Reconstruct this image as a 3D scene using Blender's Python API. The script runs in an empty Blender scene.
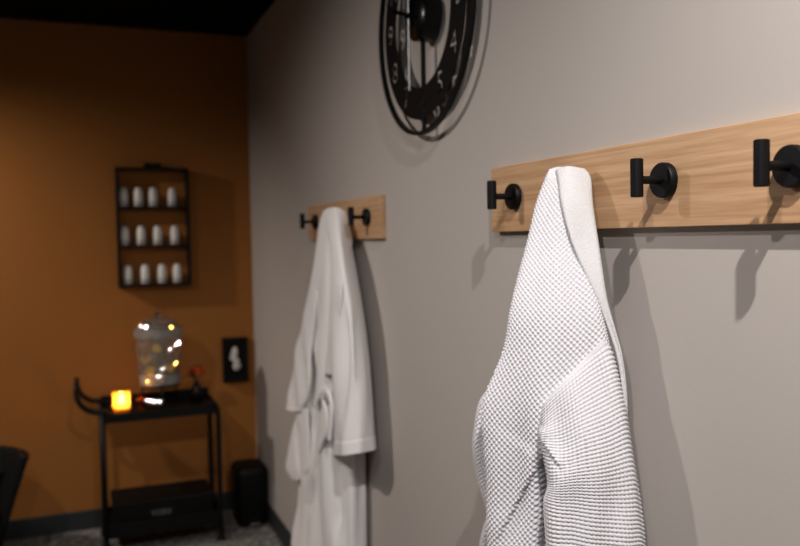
import bpy, bmesh, math, random
import numpy as np
from mathutils import Vector, Matrix
random.seed(7); rng = np.random.default_rng(7)
S = bpy.context.scene
COL = S.collection
PI = math.pi

# ------------------------------------------------------------------ materials
def mat(name, color, rough=.6, metal=0., spec=.5, coat=0., emis=None, estr=0., sheen=0., sss=0.):
    m = bpy.data.materials.new(name); m.use_nodes = True
    b = m.node_tree.nodes['Principled BSDF']
    b.inputs['Base Color'].default_value = (*color, 1)
    b.inputs['Roughness'].default_value = rough
    b.inputs['Metallic'].default_value = metal
    b.inputs['Specular IOR Level'].default_value = spec
    b.inputs['Coat Weight'].default_value = coat
    b.inputs['Sheen Weight'].default_value = sheen
    if sss:
        b.inputs['Subsurface Weight'].default_value = sss
        b.inputs['Subsurface Radius'].default_value = (.01, .01, .01)
        b.inputs['Subsurface Scale'].default_value = .3
    if emis:
        b.inputs['Emission Color'].default_value = (*emis, 1)
        b.inputs['Emission Strength'].default_value = estr
    return m
def nd(m, t, **kw):
    n = m.node_tree.nodes.new(t)
    for k, v in kw.items():
        if k in n.inputs: n.inputs[k].default_value = v
        else: setattr(n, k, v)
    return n
def lk(m, a, b): m.node_tree.links.new(a, b)
def bsdf(m): return m.node_tree.nodes['Principled BSDF']
def noise_bump(m, scale, strength, dist=.002, detail=4):
    tc = nd(m, 'ShaderNodeTexCoord'); n = nd(m, 'ShaderNodeTexNoise'); n.inputs['Scale'].default_value = scale
    n.inputs['Detail'].default_value = detail
    b = nd(m, 'ShaderNodeBump'); b.inputs['Strength'].default_value = strength; b.inputs['Distance'].default_value = dist
    lk(m, tc.outputs['Object'], n.inputs['Vector']); lk(m, n.outputs['Fac'], b.inputs['Height'])
    lk(m, b.outputs['Normal'], bsdf(m).inputs['Normal'])
    return tc, n
def noise_color(m, c1, c2, scale, vec_scale=(1, 1, 1), lo=.35, hi=.65, detail=5):
    tc = nd(m, 'ShaderNodeTexCoord'); mp = nd(m, 'ShaderNodeMapping'); mp.inputs['Scale'].default_value = vec_scale
    n = nd(m, 'ShaderNodeTexNoise'); n.inputs['Scale'].default_value = scale; n.inputs['Detail'].default_value = detail
    r = nd(m, 'ShaderNodeValToRGB')
    r.color_ramp.elements[0].position = lo; r.color_ramp.elements[0].color = (*c1, 1)
    r.color_ramp.elements[1].position = hi; r.color_ramp.elements[1].color = (*c2, 1)
    lk(m, tc.outputs['Object'], mp.inputs['Vector']); lk(m, mp.outputs['Vector'], n.inputs['Vector'])
    lk(m, n.outputs['Fac'], r.inputs['Fac']); lk(m, r.outputs['Color'], bsdf(m).inputs['Base Color'])
    return r

M = {}
M['greige'] = mat('greige_wall_paint', (.44, .40, .37), .75, spec=.25); noise_bump(M['greige'], 160, .12, .002)
M['ochre'] = mat('ochre_wall_paint', (.31, .118, .026), .8, spec=.2); noise_bump(M['ochre'], 140, .12, .002)
M['otherwall'] = mat('plain_wall_paint', (.30, .26, .23), .8, spec=.2)
M['ceil'] = mat('black_ceiling_paint', (.006, .006, .006), .95, spec=.05)
M['carpet'] = mat('grey_carpet', (.2, .19, .18), .98, spec=.05)
noise_color(M['carpet'], (.10, .095, .09), (.30, .28, .26), 34, lo=.38, hi=.62); 
noise_bump(M['carpet'], 420, .8, .006)
M['base'] = mat('charcoal_baseboard_vinyl', (.022, .024, .026), .55, spec=.4)
M['black'] = mat('matte_black_metal', (.0025, .0025, .003), .5, spec=.2)
M['blackgloss'] = mat('gloss_black_metal', (.0025, .0025, .003), .25, spec=.22)
M['blackplastic'] = mat('black_plastic', (.003, .003, .003), .55, spec=.16)
M['blackrubber'] = mat('black_rubber', (.01, .01, .01), .8, spec=.2)
M['chrome'] = mat('brushed_steel', (.62, .6, .58), .22, metal=1)
M['silver'] = mat('polished_silver', (.13, .13, .13), .36, metal=1)
M['white_plastic'] = mat('white_plastic', (.78, .75, .72), .45, spec=.4)
M['white_cap'] = mat('white_cap', (.7, .68, .66), .4, spec=.4)
M['terry'] = mat('white_terry', (.69, .68, .69), .95, spec=.1, sheen=.2); noise_bump(M['terry'], 420, .75, .0035, 6)
M['waffle'] = mat('white_waffle_cotton', (.68, .67, .70), .9, spec=.12, sheen=.15); noise_bump(M['waffle'], 1500, .25, .001, 4)
M['cotton'] = mat('white_brushed_cotton', (.80, .775, .77), .95, spec=.1, sheen=.2); noise_bump(M['cotton'], 260, .35, .003, 5)
M['paper'] = mat('pale_relief', (.62, .58, .56), .8, spec=.2)
M['leaf'] = mat('dark_green_leaf', (.02, .07, .015), .5)
M['mint'] = mat('mint_leaf', (.16, .26, .04), .5)
M['lemon'] = mat('lemon_flesh', (.75, .55, .10), .45)
M['rind'] = mat('lemon_rind', (.75, .48, .04), .45)
M['petal'] = mat('orange_red_petal', (.85, .13, .02), .6)
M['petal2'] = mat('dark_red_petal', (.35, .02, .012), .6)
M['grey_print'] = mat('grey_print', (.16, .155, .15), .6)
M['wick'] = mat('flame', (1, .8, .4), .5, emis=(1, .74, .30), estr=26)
M['wax'] = mat('ivory_wax', (.8, .62, .35), .6)

# wood with grain running along the board (local Y)
def wood(name, c1, c2, c3):
    m = mat(name, c2, .5, spec=.3)
    tc = nd(m, 'ShaderNodeTexCoord')
    mp = nd(m, 'ShaderNodeMapping'); mp.inputs['Scale'].default_value = (8, .16, 9)
    n = nd(m, 'ShaderNodeTexNoise'); n.inputs['Scale'].default_value = 3.2; n.inputs['Detail'].default_value = 3; n.inputs['Distortion'].default_value = .5
    ml = nd(m, 'ShaderNodeMath', operation='MULTIPLY'); ml.inputs[1].default_value = 7.
    fr = nd(m, 'ShaderNodeMath', operation='PINGPONG'); fr.inputs[1].default_value = 1.
    r = nd(m, 'ShaderNodeValToRGB')
    e = r.color_ramp.elements; e[0].position = .05; e[0].color = (*c1, 1); e[1].position = .95; e[1].color = (*c3, 1)
    x = e.new(.5); x.color = (*c2, 1)
    mp2 = nd(m, 'ShaderNodeMapping'); mp2.inputs['Scale'].default_value = (60, 2.2, 60)
    n2 = nd(m, 'ShaderNodeTexNoise'); n2.inputs['Scale'].default_value = 4; n2.inputs['Detail'].default_value = 4
    mx = nd(m, 'ShaderNodeMix', data_type='RGBA', blend_type='MULTIPLY'); mx.inputs['Factor'].default_value = .45
    r2 = nd(m, 'ShaderNodeValToRGB'); r2.color_ramp.elements[0].position = .3; r2.color_ramp.elements[0].color = (.6, .5, .42, 1)
    r2.color_ramp.elements[1].position = .6; r2.color_ramp.elements[1].color = (1, 1, 1, 1)
    lk(m, tc.outputs['Object'], mp.inputs['Vector']); lk(m, mp.outputs['Vector'], n.inputs['Vector'])
    lk(m, tc.outputs['Object'], mp2.inputs['Vector']); lk(m, mp2.outputs['Vector'], n2.inputs['Vector'])
    lk(m, n.outputs['Fac'], ml.inputs[0]); lk(m, ml.outputs[0], fr.inputs[0]); lk(m, fr.outputs[0], r.inputs['Fac'])
    lk(m, n2.outputs['Fac'], r2.inputs['Fac'])
    ms = [s for s in mx.inputs if s.type == 'RGBA']
    lk(m, r.outputs['Color'], ms[0]); lk(m, r2.outputs['Color'], ms[1])
    out = [s for s in mx.outputs if s.type == 'RGBA'][0]
    lk(m, out, bsdf(m).inputs['Base Color'])
    b = nd(m, 'ShaderNodeBump'); b.inputs['Strength'].default_value = .15; b.inputs['Distance'].default_value = .001
    lk(m, n2.outputs['Fac'], b.inputs['Height']); lk(m, b.outputs['Normal'], bsdf(m).inputs['Normal'])
    return m
M['wood'] = wood('pale_maple_board', (.47, .28, .15), (.52, .32, .178), (.565, .36, .21))

def glass(name, color, rough=.02, ior=1.45):
    m = mat(name, color, rough)
    bsdf(m).inputs['Transmission Weight'].default_value = 1.
    bsdf(m).inputs['IOR'].default_value = ior
    return m
M['glass'] = glass('clear_cut_glass', (.9, .9, .89), .05, 1.5); bsdf(M['glass']).inputs['Transmission Weight'].default_value = .95
M['frost'] = glass('frosted_ice_glass', (.62, .61, .60), .25, 1.4); bsdf(M['frost']).inputs['Transmission Weight'].default_value = .72
M['glint'] = mat('glint_mirror', (.9, .9, .95), .04, metal=1)  # mirror metal for the glint studs added to the jar
M['glint_dim'] = mat('dim_glint_mirror', (.16, .16, .17), .05, metal=1)  # dimmer mirror for the studs added on the cart top
M['glint_amber'] = mat('amber_glint_mirror', (1, .55, .08), .04, metal=1)  # amber base colour stands in for candle-coloured reflections
M['crystal'] = glass('crystal_stud', (1, 1, 1), .02, 1.9)
M['amber'] = glass('amber_glass', (.95, .42, .05), .12, 1.45)
# frosted candle sleeve: lets the lamp inside shine through
m = bpy.data.materials.new('frosted_candle_sleeve'); m.use_nodes = True
nt = m.node_tree; nt.nodes.clear()
o_ = nt.nodes.new('ShaderNodeOutputMaterial'); t1 = nt.nodes.new('ShaderNodeBsdfTranslucent'); t1.inputs['Color'].default_value = (1, .56, .15, 1)
t2 = nt.nodes.new('ShaderNodeBsdfTransparent'); t2.inputs['Color'].default_value = (1, .80, .42, 1)
mx = nt.nodes.new('ShaderNodeMixShader'); mx.inputs['Fac'].default_value = .45
nt.links.new(t1.outputs[0], mx.inputs[1]); nt.links.new(t2.outputs[0], mx.inputs[2]); nt.links.new(mx.outputs[0], o_.inputs['Surface'])
M['sleeve'] = m

# ------------------------------------------------------------------ mesh helpers
def obj(name, bm, material, parent=None, smooth=False, loc=None, rot=None):
    me = bpy.data.meshes.new(name)
    if smooth:
        for f in bm.faces: f.smooth = True
    bm.to_mesh(me); bm.free()
    o = bpy.data.objects.new(name, me); COL.objects.link(o)
    for mm in (material if isinstance(material, (list, tuple)) else [material]): me.materials.append(mm)
    if parent is not None: o.parent = parent
    if loc is not None: o.location = loc
    if rot is not None: o.rotation_euler = rot
    return o
def autosmooth(o, ang=35):
    me = o.data
    for p in me.polygons: p.use_smooth = True
    bm = bmesh.new(); bm.from_mesh(me)
    for e in bm.edges:
        if len(e.link_faces) == 2 and e.calc_face_angle(0) > math.radians(ang): e.smooth = False
    bm.to_mesh(me); bm.free()
    return o
def thing(name, label, cat, loc, group=None, rz=0):
    o = bpy.data.objects.new(name, None); COL.objects.link(o); o.empty_display_size = .05
    o.location = loc; o.rotation_euler = (0, 0, rz); o['label'] = label; o['category'] = cat
    if group: o['group'] = group
    return o
def tag(o, label, cat, group=None):
    o['label'] = label; o['category'] = cat
    if group: o['group'] = group
    return o
def structure(o): o['kind'] = 'structure'; return o
def box(bm, c, s, bev=0., seg=2, rot=None):
    r = bmesh.ops.create_cube(bm, size=1.)
    vs = r['verts']
    bmesh.ops.scale(bm, vec=s, verts=vs)
    if bev:
        es = list({e for v in vs for e in v.link_edges})
        g = bmesh.ops.bevel(bm, geom=es, offset=bev, segments=seg, affect='EDGES', profile=.5)
        vs = list({v for f in g['faces'] for v in f.verts} | {v for v in vs if v.is_valid})
    if rot is not None: bmesh.ops.rotate(bm, cent=(0, 0, 0), matrix=rot, verts=vs)
    bmesh.ops.translate(bm, vec=c, verts=vs)
    return bm
def boxm(c, s, bev=0., seg=2, rot=None): return box(bmesh.new(), c, s, bev, seg, rot)
def lathe(bm, prof, seg=32, axis='Z', c=(0, 0, 0), closed=False):
    """prof: list of (r, h); revolve round axis"""
    rings = []
    for r, h in prof:
        ring = []
        for k in range(seg):
            a = 2 * PI * k / seg
            p = (r * math.cos(a), r * math.sin(a), h)
            if axis == 'X': p = (h, p[0], p[1])
            elif axis == 'Y': p = (p[1], h, p[0])
            ring.append(bm.verts.new((p[0] + c[0], p[1] + c[1], p[2] + c[2])))
        rings.append(ring)
    n = len(rings)
    for i in range(n if closed else n - 1):
        a, b = rings[i], rings[(i + 1) % n]
        for k in range(seg):
            bm.faces.new((a[k], a[(k + 1) % seg], b[(k + 1) % seg], b[k]))
    if not closed:
        if prof[0][0] > 1e-6: bm.faces.new(list(reversed(rings[0])))
        if prof[-1][0] > 1e-6: bm.faces.new(rings[-1])
    bmesh.ops.remove_doubles(bm, verts=[v for r in rings for v in r], dist=1e-6)
    bmesh.ops.recalc_face_normals(bm, faces=bm.faces[:])
    return bm
def crs(P, n):
    """Catmull-Rom through points"""
    P = [Vector(p) for p in P]; out = []
    for i in range(len(P) - 1):
        p0 = P[i - 1] if i else P[0] * 2 - P[1]; p3 = P[i + 2] if i + 2 < len(P) else P[-1] * 2 - P[-2]
        for k in range(n):
            t = k / n
            out.append(.5 * ((2 * P[i]) + (P[i + 1] - p0) * t + (2 * p0 - 5 * P[i] + 4 * P[i + 1] - p3) * t * t + (3 * P[i] - p0 - 3 * P[i + 1] + p3) * t ** 3))
    out.append(P[-1]); return out
def tube(bm, pts, r, seg=10, flat=None):
    """round (or flat: (width, thick)) tube along points"""
    pts = [Vector(p) for p in pts]; rings = []
    up = Vector((0, 0, 1)); prev = None
    for i, p in enumerate(pts):
        d = (pts[min(i + 1, len(pts) - 1)] - pts[max(i - 1, 0)]).normalized()
        if prev is None:
            a = d.cross(up)
            if a.length < .1: a = d.cross(Vector((1, 0, 0)))
        else: a = prev - d * prev.dot(d)
        a.normalize(); prev = a; b = d.cross(a)
        ring = []
        for k in range(seg):
            t = 2 * PI * k / seg
            w, h = flat if flat else (r, r)
            ring.append(bm.verts.new(p + a * (math.cos(t) * w) + b * (math.sin(t) * h)))
        rings.append(ring)
    for A, B in zip(rings, rings[1:]):
        for k in range(seg): bm.faces.new((A[k], A[(k + 1) % seg], B[(k + 1) % seg], B[k]))
    bm.faces.new(list(reversed(rings[0]))); bm.faces.new(rings[-1])
    bmesh.ops.recalc_face_normals(bm, faces=bm.faces[:])
    return bm
def tubem(pts, r, seg=10, flat=None): return tube(bmesh.new(), pts, r, seg, flat)
def copy_tree(o, parent=None):
    c = o.copy(); COL.objects.link(c)
    if parent is not None: c.parent = parent
    for ch in list(o.children): copy_tree(ch, c)
    return c

# ------------------------------------------------------------------ cloth lofts
def cr_dense(P, n, closed):
    """P: (k, m, 3) control rows -> Catmull-Rom along axis 0, n samples per segment"""
    k = P.shape[0]; out = []
    segs = k if closed else k - 1
    for i in range(segs):
        if closed: p0, p1, p2, p3 = P[(i - 1) % k], P[i], P[(i + 1) % k], P[(i + 2) % k]
        else:
            p1, p2 = P[i], P[i + 1]
            p0 = P[i - 1] if i else 2 * p1 - p2
            p3 = P[i + 2] if i + 2 < k else 2 * p2 - p1
        for t in np.arange(n) / n:
            out.append(.5 * (2 * p1 + (p2 - p0) * t + (2 * p0 - 5 * p1 + 4 * p2 - p3) * t * t + (3 * p1 - p0 - 3 * p2 + p3) * t ** 3))
    if not closed: out.append(P[-1])
    return np.array(out)
def smooth01(x): x = np.clip(x, 0, 1); return x * x * (3 - 2 * x)
LAT = np.array((.84, -.54, 0.)); ZED = np.array((0, 0, 1.))
def crease(V, line, amp, sig, side=1):
    """ridge with one steep edge along a polyline on the hanging cloth"""
    L = np.array(line); a = np.stack([L @ LAT, L @ ZED], 1); p = np.stack([V @ LAT, V @ ZED], -1)
    best = np.full(V.shape[:-1], 9.); sgn = np.zeros(V.shape[:-1]); fr = np.zeros(V.shape[:-1]); n = len(a) - 1
    for i in range(n):
        d = a[i + 1] - a[i]; ln = np.hypot(*d); t = ((p - a[i]) @ d) / ln ** 2; tc = np.clip(t, 0, 1)
        q = p - a[i] - tc[..., None] * d; dist = np.hypot(q[..., 0], q[..., 1])
        s = np.sign(d[0] * q[..., 1] - d[1] * q[..., 0]); m = dist < best
        best = np.where(m, dist, best); sgn = np.where(m, s, sgn); fr = np.where(m, (i + tc) / n, fr)
    d = best * sgn * side
    end = smooth01(fr * 5) * smooth01((1 - fr) * 4 + .05)
    return amp * end * np.exp(-np.maximum(d, 0) / sig) * smooth01((d + .0025) / .005) - .35 * amp * end * np.exp(-np.maximum(-d, 0) / (sig * .5)) * (d < 0)
def dent(V, line, amp, sig, end=0.):
    L = np.array(line); a = np.stack([L @ LAT, L @ ZED], 1); p = np.stack([V @ LAT, V @ ZED], -1)
    best = np.full(V.shape[:-1], 9.); fr = np.zeros(V.shape[:-1]); n = len(a) - 1
    for i in range(n):
        d = a[i + 1] - a[i]; tc = np.clip(((p - a[i]) @ d) / (d @ d), 0, 1); q = p - a[i] - tc[..., None] * d
        dist = np.hypot(q[..., 0], q[..., 1]); m = dist < best; best = np.where(m, dist, best); fr = np.where(m, (i + tc) / n, fr)
    return -amp * smooth01(fr * 2.5) * smooth01((1 - fr) * 3 + end) * np.exp(-(best / sig) ** 2)
def loft(name, rows, material, parent, pitch=None, angle=0., amp=.0012, cell=.0017, ncols=None, folds=(), creases=(), nfront=5, wall=True, wa=.7, wb=.7, dents=(), hem=None):
    R = np.array(rows, float)                        # rows x cols x 3
    D = cr_dense(R, 14, False)                       # down
    D = cr_dense(D.transpose(1, 0, 2), 14, True).transpose(1, 0, 2)   # round
    # resample rows by mean arc length, columns by arc length
    dl = np.linalg.norm(np.diff(D, axis=0), axis=2).mean(1); s = np.concatenate([[0], np.cumsum(dl)])
    nr = max(6, int(s[-1] / cell)); tt = np.linspace(0, s[-1], nr)
    idx = np.clip(np.searchsorted(s, tt) - 1, 0, len(s) - 2); f = ((tt - s[idx]) / np.maximum(s[idx + 1] - s[idx], 1e-9))[:, None, None]
    D = D[idx] * (1 - f) + D[idx + 1] * f
    C = np.concatenate([D, D[:, :1]], 1)
    dc = np.linalg.norm(np.diff(C, axis=1), axis=2); per = dc.sum(1).max()
    nc = ncols or max(12, int(per / cell))
    w = dc.mean(0); cs = np.concatenate([[0], np.cumsum(w)]); cc = np.linspace(0, cs[-1], nc, endpoint=False)
    j = np.clip(np.searchsorted(cs, cc, side='right') - 1, 0, len(cs) - 2); g = ((cc - cs[j]) / np.maximum(cs[j + 1] - cs[j], 1e-9))[None, :, None]
    V = C[:, j] * (1 - g) + C[:, j + 1] * g
    if wall: V[..., 0] = np.minimum(V[..., 0], -.004)
    def normals(V):
        du = np.roll(V, -1, 1) - np.roll(V, 1, 1); dv = np.gradient(V, axis=0)
        N = np.cross(du, dv); N /= np.maximum(np.linalg.norm(N, axis=2, keepdims=True), 1e-12)
        cen = V.mean(1, keepdims=True); sg = np.sign(((V - cen) * N).sum()); return N * (sg if sg else 1)
    N = normals(V)
    d = np.zeros(V.shape[:2])
    lat = V @ LAT; zz = V[..., 2]
    for (l0, k, z0, z1, a, tilt) in folds:           # soft hanging folds
        ph = (lat - l0 + tilt * (zz - z0)) * k
        d += a * np.sin(ph) * smooth01((z0 - zz) / max(z0 - z1, 1e-6))
    front = smooth01((N @ np.array((-.54, -.84, 0))) * 3 + .5)
    d *= front
    for (line, a, sg, sd) in creases: d += crease(V, line, a, sg, sd) * front
    for (line, a, sg) in dents: d += dent(V, line, a, sg, 1. if pitch else 0.) * front
    if hem:                                          # stitched hem band near the lower end
        rem = s[-1] - tt
        d += (.002 * (rem < hem))[:, None] - (.0025 * np.exp(-((rem - hem) / .003) ** 2))[:, None]
    V0 = V.copy()
    V = V + N * d[..., None]
    if wall: V[..., 0] = np.minimum(V[..., 0], -.003)
    if pitch:
        N = normals(V)
        du = np.linalg.norm(np.roll(V0, -1, 1) - V0, axis=2); c0 = int(nc * .25)
        u = np.cumsum(du, 1); u = u - u[:, c0:c0 + 1]
        dv = np.linalg.norm(np.diff(V0[:, c0], axis=0), axis=1); v = np.concatenate([[0], np.cumsum(dv)])[:, None] + 0 * u
        ca, sa = math.cos(angle), math.sin(angle)
        a, b = (ca * u - sa * v) / pitch, (sa * u + ca * v) / (pitch * .92)
        h = np.abs(np.sin(PI * a)) ** wa * np.abs(np.sin(PI * b)) ** wb
        fade = smooth01(tt / .02)[:, None]
        V = V + N * (amp * fade * (h - .5))[..., None]
    if wall: V[..., 0] = np.minimum(V[..., 0], np.where(V[..., 2] > 1.455, -.0205 - .0135 * smooth01((V[..., 2] - 1.49) / .03), -.002))
    nr, nc = V.shape[:2]
    verts = V.reshape(-1, 3)
    i = np.arange(nr - 1)[:, None]; k = np.arange(nc)[None, :]
    q = np.stack([i * nc + k, i * nc + (k + 1) % nc, (i + 1) * nc + (k + 1) % nc, (i + 1) * nc + k], -1).reshape(-1, 4)
    extra = []; faces = [tuple(x) for x in []]
    top = verts[:nc].mean(0); bot = verts[-nc:].mean(0); bot[2] += .01; top[2] += .002
    verts = np.concatenate([verts, [top, bot]]); ti, bi = nr * nc, nr * nc + 1
    kk = np.arange(nc)
    t1 = np.stack([np.full(nc, ti), (kk + 1) % nc, kk], 1); t2 = np.stack([np.full(nc, bi), (nr - 1) * nc + kk, (nr - 1) * nc + (kk + 1) % nc], 1)
    me = bpy.data.meshes.new(name)
    me.vertices.add(len(verts)); me.vertices.foreach_set('co', verts.ravel().astype(np.float32))
    loops = np.concatenate([q.ravel(), t1.ravel(), t2.ravel()]).astype(np.int32)
    starts = np.concatenate([np.arange(len(q)) * 4, len(q) * 4 + np.arange(2 * nc) * 3]).astype(np.int32)
    me.loops.add(len(loops)); me.loops.foreach_set('vertex_index', loops)
    me.polygons.add(len(starts)); me.polygons.foreach_set('loop_start', starts)
    me.update(calc_edges=True); me.validate()
    me.polygons.foreach_set('use_smooth', np.ones(len(me.polygons), bool))
    bm = bmesh.new(); bm.from_mesh(me); bmesh.ops.recalc_face_normals(bm, faces=bm.faces[:]); bm.to_mesh(me); bm.free()
    me.materials.append(material)
    o = bpy.data.objects.new(name, me); COL.objects.link(o)
    if parent is not None:
        o.parent = parent; o.matrix_parent_inverse = Matrix.Translation(-parent.location)
    return o

# ------------------------------------------------------------------ the room
RD, RH, XL, YF = 4.401, 2.58, -3.3, -1.6      # back wall, ceiling height, left wall, front wall
TH = .12
structure(obj('floor', boxm(((XL) / 2, (RD + YF) / 2, -.05), (-XL + 2 * TH, RD - YF + 2 * TH, .1)), M['carpet']))
structure(obj('ceiling', boxm(((XL) / 2, (RD + YF) / 2, RH + .05), (-XL + 2 * TH, RD - YF + 2 * TH, .1)), M['ceil']))
structure(obj('wall_right', boxm((TH / 2, (RD + YF) / 2, RH / 2), (TH, RD - YF + 2 * TH, RH)), M['greige']))
structure(obj('wall_back', boxm((XL / 2, RD + TH / 2, RH / 2), (-XL, TH, RH)), M['ochre']))
structure(obj('wall_left', boxm((XL - TH / 2, (RD + YF) / 2, RH / 2), (TH, RD - YF + 2 * TH, RH)), M['otherwall']))
structure(obj('wall_front', boxm((XL / 2, YF - TH / 2, RH / 2), (-XL, TH, RH)), M['otherwall']))
structure(obj('baseboard_right', boxm((-.006, (RD + YF) / 2 - .006, .05), (.012, RD - YF - .012, .1), .003), M['base']))
structure(obj('baseboard_back', boxm((XL / 2, RD - .006, .05), (-XL, .012, .1), .003), M['base']))

# ------------------------------------------------------------------ coat racks
def hook_parts(y, z, rack, oy):
    """one peg hook at world y, z on the board face x=-.018"""
    bm = lathe(bmesh.new(), [(.0245, -.018), (.0275, -.0205), (.0275, -.0295), (.0255, -.032), (0, -.032)], 40, 'X')
    h = obj('coat_hook', bm, M['black'], rack, loc=(0, y - oy, z)); autosmooth(h, 40)
    s = obj('stem', lathe(bmesh.new(), [(.0065, -.029), (.0065, -.073)], 20, 'X'), M['black'], h); autosmooth(s)
    p = obj('peg', lathe(bmesh.new(), [(.0085, -.0295), (.0098, -.0282), (.0098, .0282), (.0085, .0295), (0, .0295)], 28, 'Z', (-.0755, 0, .003)), M['black'], h); autosmooth(p, 40)
    return h
def rack(label, y0, y1, z0, z1, ys, hz, zoff=0):
    oy = (y0 + y1) / 2
    r = thing('coat_rack', label, 'coat rack', (0, oy, 0), 'wooden coat racks on the right wall')
    obj('board', boxm((-.0095, 0, (z0 + z1) / 2), (.017, y1 - y0, z1 - z0), .0012), M['wood'], r)
    for k, y in enumerate(ys): hook_parts(y, hz - (.012 if k == 1 else 0), r, oy)
    return r
rack('long maple board with black round peg hooks nearest the viewer, holding the waffle robe', .30, 1.591, 1.482, 1.623, [1.482, 1.243, 1.014, .771, .532], 1.555)
rack('short maple board with black peg hooks further along the wall, holding the smooth robe', 2.305, 3.142, 1.472, 1.606, [3.017, 2.64, 2.418], 1.541)

# ------------------------------------------------------------------ robes
NB = [[[-0.0807,1.2537,1.5904],[-0.0665,1.2511,1.5958],[-0.0539,1.2396,1.595],[-0.0428,1.2278,1.5923],[-0.0384,1.2066,1.5844],[-0.0345,1.2253,1.5844],[-0.0345,1.2545,1.5874],[-0.0345,1.2837,1.5904]],[[-0.0904,1.252,1.5722],[-0.0865,1.2261,1.5674],[-0.0771,1.2096,1.5651],[-0.0606,1.2029,1.566],[-0.0405,1.2037,1.5691],[-0.0345,1.2262,1.5691],[-0.0345,1.2541,1.5706],[-0.0345,1.282,1.5722]],[[-0.1129,1.2466,1.527],[-0.1066,1.2154,1.5219],[-0.0942,1.1951,1.5195],[-0.0734,1.1864,1.5207],[-0.049,1.186,1.5242],[-0.0345,1.2233,1.5242],[-0.0345,1.2499,1.5256],[-0.0677,1.2766,1.527]],[[-0.1361,1.2366,1.4648],[-0.1291,1.2015,1.4604],[-0.1153,1.179,1.4584],[-0.0922,1.1696,1.4598],[-0.0645,1.1703,1.4633],[-0.023,1.2549,1.4633],[-0.023,1.2749,1.464],[-0.0816,1.2949,1.4648]],[[-0.16,1.2259,1.4075],[-0.1495,1.185,1.4034],[-0.1315,1.1584,1.4017],[-0.1033,1.1463,1.4035],[-0.07,1.1456,1.4073],[-0.01,1.2625,1.4073],[-0.01,1.2825,1.4074],[-0.096,1.3025,1.4075]],[[-0.1838,1.2191,1.3425],[-0.1673,1.1713,1.3389],[-0.1429,1.1394,1.3376],[-0.1076,1.1232,1.34],[-0.0675,1.1187,1.3446],[-0.01,1.2313,1.3446],[-0.01,1.2513,1.3435],[-0.1103,1.2713,1.3425]],[[-0.1965,1.2227,1.275],[-0.1763,1.168,1.2728],[-0.1473,1.1322,1.2722],[-0.1063,1.1133,1.2751],[-0.061,1.1064,1.2801],[-0.01,1.2076,1.2801],[-0.01,1.2301,1.2776],[-0.1179,1.2527,1.275]],[[-0.2213,1.2468,1.1818],[-0.1953,1.18,1.1824],[-0.1602,1.1354,1.1839],[-0.1112,1.1113,1.1879],[-0.057,1.1018,1.1934],[-0.01,1.196,1.1934],[-0.01,1.2364,1.1876],[-0.1328,1.2768,1.1818]],[[-0.2195,1.247,1.0963],[-0.1923,1.1799,1.0998],[-0.1564,1.1345,1.103],[-0.1067,1.1093,1.1076],[-0.052,1.0986,1.1129],[-0.01,1.184,1.1129],[-0.01,1.2305,1.1046],[-0.1317,1.277,1.0963]],[[-0.2106,1.2474,1.0056],[-0.1851,1.18,1.0129],[-0.15,1.1352,1.018],[-0.1011,1.1107,1.0227],[-0.047,1.1007,1.0271],[-0.01,1.1773,1.0271],[-0.01,1.2274,1.0163],[-0.1264,1.2774,1.0056]],[[-0.2132,1.2486,0.9227],[-0.1868,1.1804,0.9332],[-0.1511,1.1348,0.94],[-0.1016,1.1096,0.9452],[-0.047,1.0987,0.9494],[-0.01,1.1754,0.9494],[-0.01,1.227,0.9361],[-0.1279,1.2786,0.9227]],[[-0.2132,1.2512,0.7727],[-0.1868,1.1804,0.7832],[-0.1511,1.133,0.79],[-0.1016,1.1067,0.7952],[-0.047,1.0954,0.7994],[-0.01,1.1751,0.7994],[-0.01,1.2288,0.7861],[-0.1279,1.2824,0.7727]],[[-0.2132,1.2539,0.6027],[-0.1868,1.1803,0.6132],[-0.1511,1.1311,0.62],[-0.1016,1.1038,0.6252],[-0.047,1.092,0.6294],[-0.01,1.1749,0.6294],[-0.01,1.2306,0.6161],[-0.1279,1.2863,0.6027]],[[-0.2132,1.2553,0.4427],[-0.1868,1.1803,0.4532],[-0.1511,1.1301,0.46],[-0.1016,1.1024,0.4652],[-0.047,1.0904,0.4694],[-0.01,1.1747,0.4694],[-0.01,1.2315,0.4561],[-0.1279,1.2883,0.4427]]]
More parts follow.
